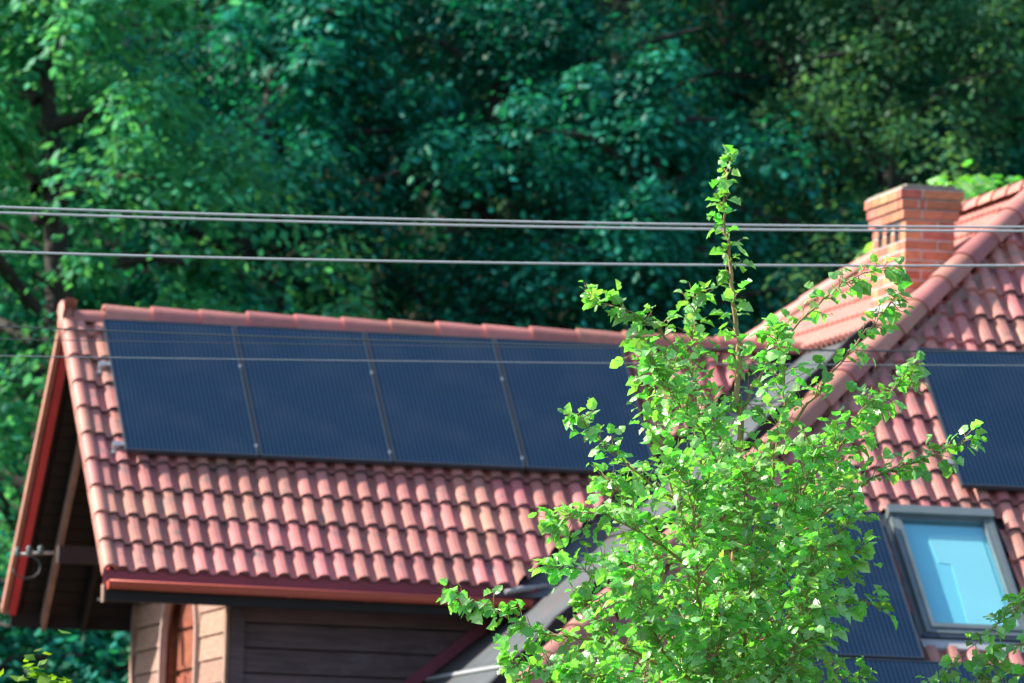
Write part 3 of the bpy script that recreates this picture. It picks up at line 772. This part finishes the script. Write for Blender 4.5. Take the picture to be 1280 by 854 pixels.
for fn, xs_, ss_ in ((wingp, [0.998+.01+1.02*k-.0 for k in range(3)], (0.10, 1.13)), (mainp, [1.015], (.3, 1.38))):
    for x in xs_:
        for s in ss_:
            c_ = link('panel_clamp', CLM, mw=frame(fn(x+.002, s, PN), X, UPF, NF)); c_['category'] = 'clamp'; c_['group'] = 'clamps between the solar panels'
            k_ = xs_.index(x)
            if fn is wingp: c_['label'] = '%s small silver clamp in the %s gap between panels on the wing roof' % ('lower' if s < .5 else 'upper', ['left', 'middle', 'right'][k_])
            else: c_['label'] = '%s small silver clamp between the panels above the skylight' % ('lower' if s < .5 else 'upper')

# ------------------------------------------------------------------ overhead wires
def wire(pts, y, r, m, label):
    # a sagging wire through three sighted points, extended past the frame
    P = [at_y(u, v, y) for u, v in pts]
    xs = [p.x for p in P]; zz = [p.z for p in P]
    def zz_(x):
        t = 0
        for i in range(3):
            l = 1
            for j in range(3):
                if j != i: l *= (x-xs[j])/(xs[i]-xs[j])
            t += l*zz[i]
        return t
    n = 60; q = [V((x_, y, zz_(x_))) for x_ in [xs[0]-6+(xs[2]-xs[0]+12)*i/n for i in range(n+1)]]
    mb = MB(); mb.tube(q, r, 6); o = mb.build('overhead_wire', m); o['label'] = label; o['category'] = 'wire'; o['group'] = 'overhead wires crossing the picture'
wire([(0, 259), (640, 277), (1280, 284)], 42.0, .0072, M['wire'], 'top pale overhead wire of the close pair crossing the chimney')
wire([(0, 266), (640, 283), (1280, 289)], 42.3, .0072, M['wire'], 'lower pale overhead wire of the close pair crossing the chimney')
wire([(0, 315), (640, 329), (1280, 332)], 42.0, .0072, M['wire'], 'single pale overhead wire below the close pair')
wire([(0, 408), (640, 430), (1280, 440)], 45.0, .0045, M['wire_dark'], 'thin dark overhead wire just under the ridge line of the wing')
wire([(0, 445), (640, 453), (1280, 457)], 45.2, .0036, M['wire_thin'], 'thin pale overhead wire crossing the upper part of the solar panels')
wire([(0, 424), (640, 434), (1280, 441)], 46.0, .003, M['wire_dark'], 'thinnest overhead wire between the two other thin ones')

# ------------------------------------------------------------------ ground
def gz_(x, y):
    z = -1.7
    if y > 15: z += 0.03*(min(y, 62)-15)
    if y > 66: z += 0.50*(y-66)*min(1, (y-66)/8)
    return z+0.25*noise.noise(V((x*.12, y*.12, 0)))
n = 70; vs = []; fs = []
for j in range(n+1):
    for i in range(n+1):
        x = -160+360*i/n; yy = -40+(j/n)**1.25*340
        vs.append((x, yy, gz_(x, yy)))
for j in range(n):
    for i in range(n):
        a = j*(n+1)+i; fs.append((a, a+1, a+n+2, a+n+1))
link('ground', mesh('ground', vs, fs, M['ground'], smooth=True), kind='structure')

# ------------------------------------------------------------------ forest trees
def leaf_quads(r, n_leaf, clumps, size, droop=0.5, asp=0.6):
    v = []; f = []
    for _ in range(n_leaf):
        c, cr = r.choice(clumps)
        d = V((r.gauss(0, 1), r.gauss(0, 1), r.gauss(0, .6)))
        p = c+d*(cr*.48)-V((0, 0, .25*cr*(d.x*d.x+d.y*d.y)*.5))          # clumps hang down at their rims
        l = size*r.uniform(.5, 1.4)
        nn = (V((d.x, d.y, d.z*.5))*.45+V((r.gauss(0, .38), r.gauss(0, .38), .95))).normalized()
        a = V((d.x+r.gauss(0, .7), d.y+r.gauss(0, .7), 0)); a = (a-nn*a.dot(nn)).normalized()
        b = nn.cross(a)*(l*asp*.5)
        i = len(v); v += [p, p+a*l*.45+b-nn*l*.10, p+a*l-nn*l*.12, p+a*l*.45-b-nn*l*.10]
        f += [(i, i+1, i+2), (i, i+2, i+3)]
    return v, f
def forest_variant(seed, m, H=11.0, rad=3.4, nl=50000, size=.088):
    r = random.Random(seed); clumps = []
    tr = MB(); top = V((r.uniform(-.5, .5), r.uniform(-.5, .5), H*.9))
    pts = [V((0, 0, -.5)), V((r.uniform(-.15, .15), 0, H*.3)), V((r.uniform(-.3, .3), r.uniform(-.3, .3), H*.6)), top]
    tr.tube(pts, [.24, .19, .12, .03], 8)
    for k in range(34):
        h = H*(.12+.82*(k/34)); th_ = k*2.4+r.uniform(-.4, .4)
        R_ = rad*(sin(pi*min(1, (h/H*.92+.16)))**.6)*r.uniform(.7, 1.1)
        t = h/(H*.9); b0 = pts[0].lerp(top, min(1, t)) if t < 1 else top
        e = b0+V((cos(th_)*R_, sin(th_)*R_, R_*r.uniform(.05, .5)))
        mid = b0.lerp(e, .5)+V((0, 0, .2)); tr.tube([b0, mid, e], [.07, .045, .012], 5, cap=False)
        for q in range(6):
            s_ = r.uniform(.3, 1.08); c = b0.lerp(e, s_)+V((r.gauss(0, .35), r.gauss(0, .35), r.gauss(0, .3)))
            clumps.append((c, r.uniform(.20, .66)))
    v, f = leaf_quads(r, nl, clumps, size)
    return tr.me('trunk', M['bark']), mesh('crown', v, f, m)
variants = {'a': forest_variant(1, M['fol_a']), 'a2': forest_variant(5, M['fol_a'], 12, 3.8), 'b': forest_variant(2, M['fol_b'], 10, 3.2, size=.10),
            'c': forest_variant(3, M['fol_c'], 10, 3.0, size=.10), 'd': forest_variant(4, M['fol_d'], 11, 3.2, size=.08)}
desc = {'a': 'deep teal leafy tree', 'a2': 'tall dark dense tree', 'b': 'bluish green drooping tree', 'c': 'bright mid green tree', 'd': 'olive small-leaved tree'}
FT = [  # sighted position u, distance y, variant, scale, height offset, rotation, where
    (55, 67.0, 'c', 1.12, 0.2, .3, 'in sunlight at the upper left of the picture'),
    (-120, 71.0, 'a', 1.0, 0, 1.0, 'at the left edge behind the gable'),
    (170, 73.0, 'a2', 1.0, 0, 2.0, 'behind the sunlit tree at the upper left'),
    (320, 69.5, 'b', 1.05, 0, .5, 'above the left end of the wing ridge'),
    (470, 75.0, 'd', 1.0, 0, 1.4, 'above the second solar panel'),
    (560, 70.5, 'a', 0.95, 0, 4.0, 'behind the middle of the wing ridge'),
    (720, 73.0, 'a2', 1.0, 0, 5.2, 'above the right end of the wing ridge'),
    (840, 69.5, 'b', 0.95, 0, 2.9, 'behind the top of the young hazel tree'),
    (980, 74.0, 'a', 1.05, 0, .2, 'left of the chimney'),
    (1090, 70.5, 'd', 0.95, 0, 3.3, 'right behind the brick chimney'),
    (1230, 76.0, 'a2', 1.05, 0, 3.9, 'in the upper right corner'),
    (1330, 70.0, 'b', 0.85, 0, 1.1, 'with bluish fronds at the right edge'),
    (260, 80.0, 'a', 1.1, 0, 5.5, 'high on the slope at the upper left'),
    (640, 82.0, 'd', 1.1, 0, .9, 'high on the slope in the middle'),
    (900, 83.0, 'a2', 1.1, 0, 1.9, 'high on the slope left of the chimney'),
    (1150, 84.0, 'a', 1.1, 0, 2.5, 'high on the slope above the chimney'),
    (-60, 82.0, 'a2', 1.1, 0, 4.5, 'high on the slope at the left edge'),
    (440, 88.0, 'a', 1.2, 0, 3.1, 'far up the slope left of the middle'),
    (780, 90.0, 'a2', 1.2, 0, 2.2, 'far up the slope right of the middle'),
    (1280, 90.0, 'a', 1.2, 0, .7, 'far up the slope at the right edge'),
    (100, 91.0, 'a', 1.2, 0, 1.7, 'far up the slope on the left'),
    (1500, 71.0, 'c', 1.1, 0, 1.7, 'beyond the right edge of the picture'),
    (1530, 82.0, 'a', 1.2, 0, 2.7, 'high on the slope beyond the right edge'),
]
for u, y, k, sc_, dz, rz, where in FT:
    p = at_y(u, 800, y)
    t = thing('forest_tree', desc[k]+' '+where, 'tree', (p.x, y, gz_(p.x, y)-.3+dz), group='forest trees behind the house')
    t.rotation_euler.z = rz; t.scale = (sc_, sc_, sc_)
    link('trunk', variants[k][0], t); link('crown', variants[k][1], t)
# low undergrowth filling between the trunks
r = random.Random(31)
shr = [forest_variant(11, M['fol_b'], 3.2, 2.0, 9000, .13), forest_variant(12, M['fol_a'], 3.0, 2.2, 9000, .12)]
US = [(-60, 63, 0, 'at the left edge below the gable'), (90, 64.5, 1, 'under the dark gable overhang'), (230, 66, 0, 'beside the wing wall at the left'), (420, 66, 1, 'behind the second solar panel'), (640, 66.5, 0, 'behind the third and fourth solar panels'), (850, 66, 1, 'behind the wing ridge right end'), (1010, 66.5, 0, 'left of the chimney foot')]
for u, y, k, where in US:
    p = at_y(u, 800, y)
    t = thing('bush', ('bluish' if k == 0 else 'dark teal')+' green bush '+where, 'bush', (p.x, y, gz_(p.x, y)+0.6), group='bushes at the foot of the forest')
    t.rotation_euler.z = u*.01; link('stem', shr[k][0], t); link('crown', shr[k][1], t)

# bright climber-like shrub behind the main ridge, yellow green hedge bush at lower left
def bush(name, label, base, H, rad, m, nl, size, seed):
    r = random.Random(seed); cl_ = [(V((r.gauss(0, rad*.5), r.gauss(0, rad*.4), H*r.uniform(.45, 1)*(1-.25*abs(r.gauss(0, .5))))), .35) for _ in range(40)]
    tr = MB()
    for k in range(9):
        c = cl_[k*4][0]; tr.tube([V((c.x*.1, c.y*.1, -.2)), V((c.x*.6, c.y*.6, H*.45)), c], [.04, .025, .006], 5, cap=False)
    v, f = leaf_quads(r, nl, cl_, size, .1, .7)
    t = thing(name, label, 'bush', base); tr.build('stem', M['bark'], t); link('crown', mesh('crown', v, f, m), t)
q = at_y(1262, 222, 61.0); bush('bush', 'bright green sunlit shrub top showing above the main roof ridge at right', V((q.x, 61, q.z-2.8)), 3.0, 1.1, M['leaf'], 7000, .13, 3)
q = at_y(24, 848, 40.0); bush('bush', 'yellow green bush tip in the bottom left corner', V((q.x, 40, q.z-2.2)), 2.2, .26, M['lime'], 12000, .095, 4)

# ------------------------------------------------------------------ young broad-leaved tree in front
def leaf_mesh(r, s=1.0, fold=.25, curl=.2):
    half = [(0, 0), (.04, .26), (.26, .46), (.45, .37), (.62, .46), (.84, .24), (1.0, 0)]
    v = []; f = []
    mid = [V((0, t, -curl*t*t)) for t in (0, .3, .62, 1.0)]
    L_ = []; 
    for t, w_ in half[1:-1]:
        L_.append(V((w_, t, fold*w_-curl*t*t+.05*sin(t*11))))
    v = mid+L_+[V((-p.x, p.y, p.z)) for p in L_]
    # mid idx 0..3 ; right 4..8 ; left 9..13
    for s_, b in ((1, 4), (-1, 9)):
        tri = [(0, b, 1), (b, b+1, 1), (b+1, b+2, 1), (1, b+2, 2), (b+2, b+3, 2), (b+3, b+4, 2), (2, b+4, 3)]
        f += [t_ if s_ > 0 else t_[::-1] for t_ in tri]
    return [p*s for p in v], f
LV = [leaf_mesh(None, 1, .35, .45), leaf_mesh(None, 1, .75, .2), leaf_mesh(None, 1, .2, .75), leaf_mesh(None, 1, -.25, .5)]
def broad_tree(name, label, base, skeleton, y0, seed, n_single, leafscale, twig_density, lmax):
    """skeleton: list of branches; each a list of (u, v, dy) sightings turned into points at y0+dy, start radius"""
    r = random.Random(seed)
    t = thing(name, label, 'tree', base); inv = Matrix.Translation(-V(base))
    wood = MB(); leaves = []
    def add_leaf(p, dirn, s):
        dirn = (dirn+V((r.gauss(0, .6), r.gauss(0, .6), r.gauss(-.25, .45)))).normalized()
        up = V((r.gauss(0, .55)-.15, r.gauss(0, .55), 1)).normalized()
        x_ = dirn.cross(up).normalized(); z_ = x_.cross(dirn).normalized()
        pet = .35*s
        q = p+dirn*pet
        wood.tube([p, q], .0016, 3, cap=False) if r.random() < .5 else None
        leaves.append((frame(q, x_*s, dirn*s, z_*s), r.randrange(4)))
    for br_ in skeleton:
        pts, r0, dens, ls = br_
        P = [at_y(u, v, y0+dy) for u, v, dy in pts]
        # smooth subdivision
        Q = []
        for i in range(len(P)-1):
            a, b = P[i], P[i+1]
            for k in range(6):
                tt = k/6; pm = P[max(i-1, 0)]; pn = P[min(i+2, len(P)-1)]
                c = 0.5*((2*a)+(b-pm)*tt+(2*pm-5*a+4*b-pn)*tt*tt+(-pm+3*a-3*b+pn)*tt**3)
                Q.append(c+V((r.gauss(0, .006), r.gauss(0, .006), r.gauss(0, .006))))
        Q.append(P[-1]); n = len(Q)
        wood.tube(Q, [max(.0022, r0*(1-.93*i/(n-1))) for i in range(n)], 6)
        Ltot = sum((Q[i+1]-Q[i]).length for i in range(n-1))
        nt = int(Ltot*dens*twig_density)
        for k in range(nt):
            tt = (k+r.random())/nt*(n-1); i = min(int(tt), n-2); p = Q[i].lerp(Q[i+1], tt-i); d = (Q[i+1]-Q[i]).normalized()
            side = V((r.gauss(0, 1), r.gauss(0, 1), r.gauss(.1, .8))); side = (side-d*side.dot(d)).normalized()
            dirn = (d*r.uniform(.3, 1)+side*r.uniform(.5, 1)).normalized()
            L_ = r.uniform(.35, 1)*lmax*(.45+.55*(1-tt/(n-1)))*ls
            if L_ < .04: L_ = .04
            m_ = max(3, int(L_/.035)); prev = p; e = p; dd = dirn; tp = [p]
            for q in range(m_):
                dd = (dd+V((r.gauss(0, .18), r.gauss(0, .18), r.gauss(.03, .15)))).normalized()
                e = e+dd*(L_/m_); tp.append(e)
                add_leaf(e, (dd+side*r.choice((-1, 1))*.8), leafscale*r.uniform(.45, 1.3)*(0.75 if q == m_-1 else 1))
            wood.tube(tp, [.0028*(1-.5*i_/len(tp)) for i_ in range(len(tp))], 4, cap=False)
        for q in range(4): add_leaf(Q[-1], (Q[-1]-Q[-2]).normalized(), leafscale*r.uniform(.5, .95))
    wood.build('trunk', M['twig'], t, inv=inv)
    leaves.sort(key=lambda l: l[0].translation.y-3*l[0].to_scale().x)
    single = leaves[:n_single]; rest = leaves[n_single:]
    v = []; f = []
    for mw_, k in rest:
        lv, lf = LV[k]; b = len(v); v += [mw_ @ p for p in lv]; f += [tuple(b+i for i in t_) for t_ in lf]
    crown = link('crown', mesh('crown', v, f, M['leaf'], smooth=False), t, inv=inv, kind='stuff')
    if n_single:
        LM = [mesh('leaf', lv, lf, M['leaf_one']) for lv, lf in LV]
        for mw_, k in single: link('leaf', LM[k], crown, mw=mw_)
    print(name, 'leaves', len(leaves))
SK = []
def B(pts, r0=.010, dens=1.0, ls=1.0): SK.append((pts, r0, dens, ls))
B([(900, 1000, 0), (908, 854, 0), (918, 700, 0), (926, 560, 0), (922, 440, 0), (916, 370, 0), (909, 300, 0), (904, 250, 0), (912, 196, 0)], .024, .55, .42)
B([(915, 680, 0), (850, 630, -.1), (790, 585, -.2), (745, 545, -.25), (722, 518, -.3)], .010, .85, .6)
B([(920, 600, 0), (880, 500, .1), (840, 430, .15), (790, 392, .2), (738, 373, .25)], .010, .8, .75)
B([(922, 520, 0), (970, 440, .2), (1030, 372, .3), (1075, 345, .35), (1120, 332, .4)], .009, .75, .5)
B([(926, 600, 0), (1000, 520, -.2), (1060, 440, -.3), (1100, 395, -.3), (1118, 372, -.3)], .009, .6, .55)
B([(928, 660, 0), (1020, 590, .1), (1080, 530, .2), (1115, 490, .2), (1140, 468, .2)], .009, .8, .6)
B([(925, 720, 0), (1020, 650, -.3), (1090, 600, -.4), (1150, 575, -.4), (1212, 550, -.4)], .010, .85, .62)
B([(918, 800, 0), (990, 770, -.2), (1040, 755, -.3), (1075, 752, -.3), (1100, 760, -.3)], .007, .6, .55)
B([(915, 760, 0), (850, 700, -.3), (790, 660, -.4), (740, 640, -.5), (690, 655, -.5)], .010, 1, .8)
B([(910, 830, 0), (840, 770, -.4), (780, 730, -.5), (730, 715, -.5), (690, 710, -.5)], .010, 1, .8)
B([(906, 880, 0), (820, 830, -.3), (740, 800, -.4), (670, 790, -.4), (620, 765, -.4), (568, 742, -.4)], .011, .95, .62)
B([(903, 920, 0), (800, 880, -.3), (730, 850, -.4), (680, 835, -.4), (640, 832, -.4)], .010, 1.1, .7)
B([(915, 700, 0), (880, 600, .2), (868, 500, .25), (866, 430, .25), (872, 370, .2)], .009, 1.1, .8)
B([(915, 740, 0), (850, 640, .1), (822, 540, .2), (812, 470, .2), (800, 430, .2)], .009, 1., .7)
B([(925, 700, 0), (960, 620, -.2), (975, 530, -.3), (980, 460, -.3), (968, 410, -.3)], .009, 1.1, .85)
B([(920, 780, 0), (990, 700, 0), (1030, 620, .1), (1050, 560, .1), (1085, 500, .1)], .010, 1.1, .85)
B([(915, 840, 0), (960, 780, -.5), (1000, 730, -.6), (1030, 690, -.6), (1060, 650, -.6)], .010, 1.3, .9)
B([(912, 860, 0), (880, 780, -.6), (870, 700, -.7), (865, 640, -.7), (850, 590, -.7)], .010, 1.4, 1)
B([(912, 880, 0), (930, 800, -.7), (940, 720, -.8), (930, 640, -.8), (935, 590, -.8)], .010, 1.4, 1)
B([(908, 900, 0), (860, 850, -.7), (820, 800, -.8), (800, 750, -.8), (780, 700, -.8)], .010, 1.4, 1)
B([(908, 900, 0), (950, 860, -.6), (990, 830, -.7), (1010, 800, -.7), (1030, 770, -.7)], .009, 1.3, .9)
B([(905, 930, 0), (850, 900, -.8), (800, 870, -.9), (750, 850, -.9), (710, 840, -.9)], .010, 1.4, 1)
B([(905, 930, 0), (900, 880, -.9), (890, 840, -1.), (900, 800, -1.), (905, 760, -1.)], .010, 1.5, 1)
B([(912, 860, 0), (900, 760, .4), (900, 680, .5), (905, 600, .5), (900, 520, .5)], .010, 1.4, 1)
B([(912, 860, 0), (860, 780, .4), (820, 700, .5), (790, 640, .5), (760, 600, .5)], .010, 1.2, .9)
B([(912, 860, 0), (960, 760, .4), (1000, 680, .5), (1020, 640, .5), (1050, 600, .5)], .010, 1.2, .9)
B([(912, 900, 0), (960, 880, .3), (1000, 870, .3), (1040, 850, .3), (1080, 845, .3)], .008, .9, .6)
B([(915, 780, 0), (960, 690, -.5), (990, 640, -.6), (1010, 600, -.6), (1020, 560, -.6)], .009, 1.4, 1)
B([(915, 860, 0), (990, 800, .3), (1020, 760, .3), (1040, 720, .3), (1070, 690, .3)], .009, 1.3, .9)
B([(915, 900, 0), (970, 850, -.9), (1000, 800, -1), (1010, 740, -1), (1020, 690, -1)], .009, 1.4, 1)
B([(905, 900, 0), (840, 860, .4), (790, 820, .5), (750, 780, .5), (730, 750, .5)], .009, 1.2, .9)
B([(920, 640, 0), (890, 560, -.4), (850, 510, -.5), (830, 480, -.5), (815, 455, -.5)], .008, 1.3, .9)
Y0 = 34.0
tb = at_y(905, 1000, Y0)
broad_tree('young_tree', 'young bright green tree with a tall top shoot in front of the roofs', (tb.x, Y0, gz_(tb.x, Y0)), SK+[([(905, 1480, 0), (898, 1250, 0), (900, 1000, 0)], .03, .1, .3)], Y0, 21, 295, .058, 46, .33)
SK2 = []
for pts in ([(1330, 720, 0), (1290, 745, 0), (1255, 775, 0), (1225, 800, 0), (1185, 838, 0)], [(1340, 780, 0), (1290, 800, 0), (1250, 820, 0), (1225, 845, 0), (1200, 880, 0)], [(1340, 700, .1), (1310, 725, .1), (1285, 750, .1), (1270, 765, .1)],
            [(1340, 800, -.1), (1300, 840, -.1), (1250, 850, -.1), (1200, 862, -.1), (1160, 858, -.1)]):
    SK2.append((pts, .007, .8, .42))
SK2.append(([(1420, 1480, 0), (1410, 1000, 0), (1380, 820, 0), (1330, 720, 0)], .028, .1, .5))
tb = at_y(1420, 1480, 33.5)
broad_tree('young_tree', 'leafy branch of a second young tree reaching in at the bottom right under the skylight', (tb.x, 33.5, gz_(tb.x, 33.5)), SK2, 33.5, 5, 0, .060, 38, .3)
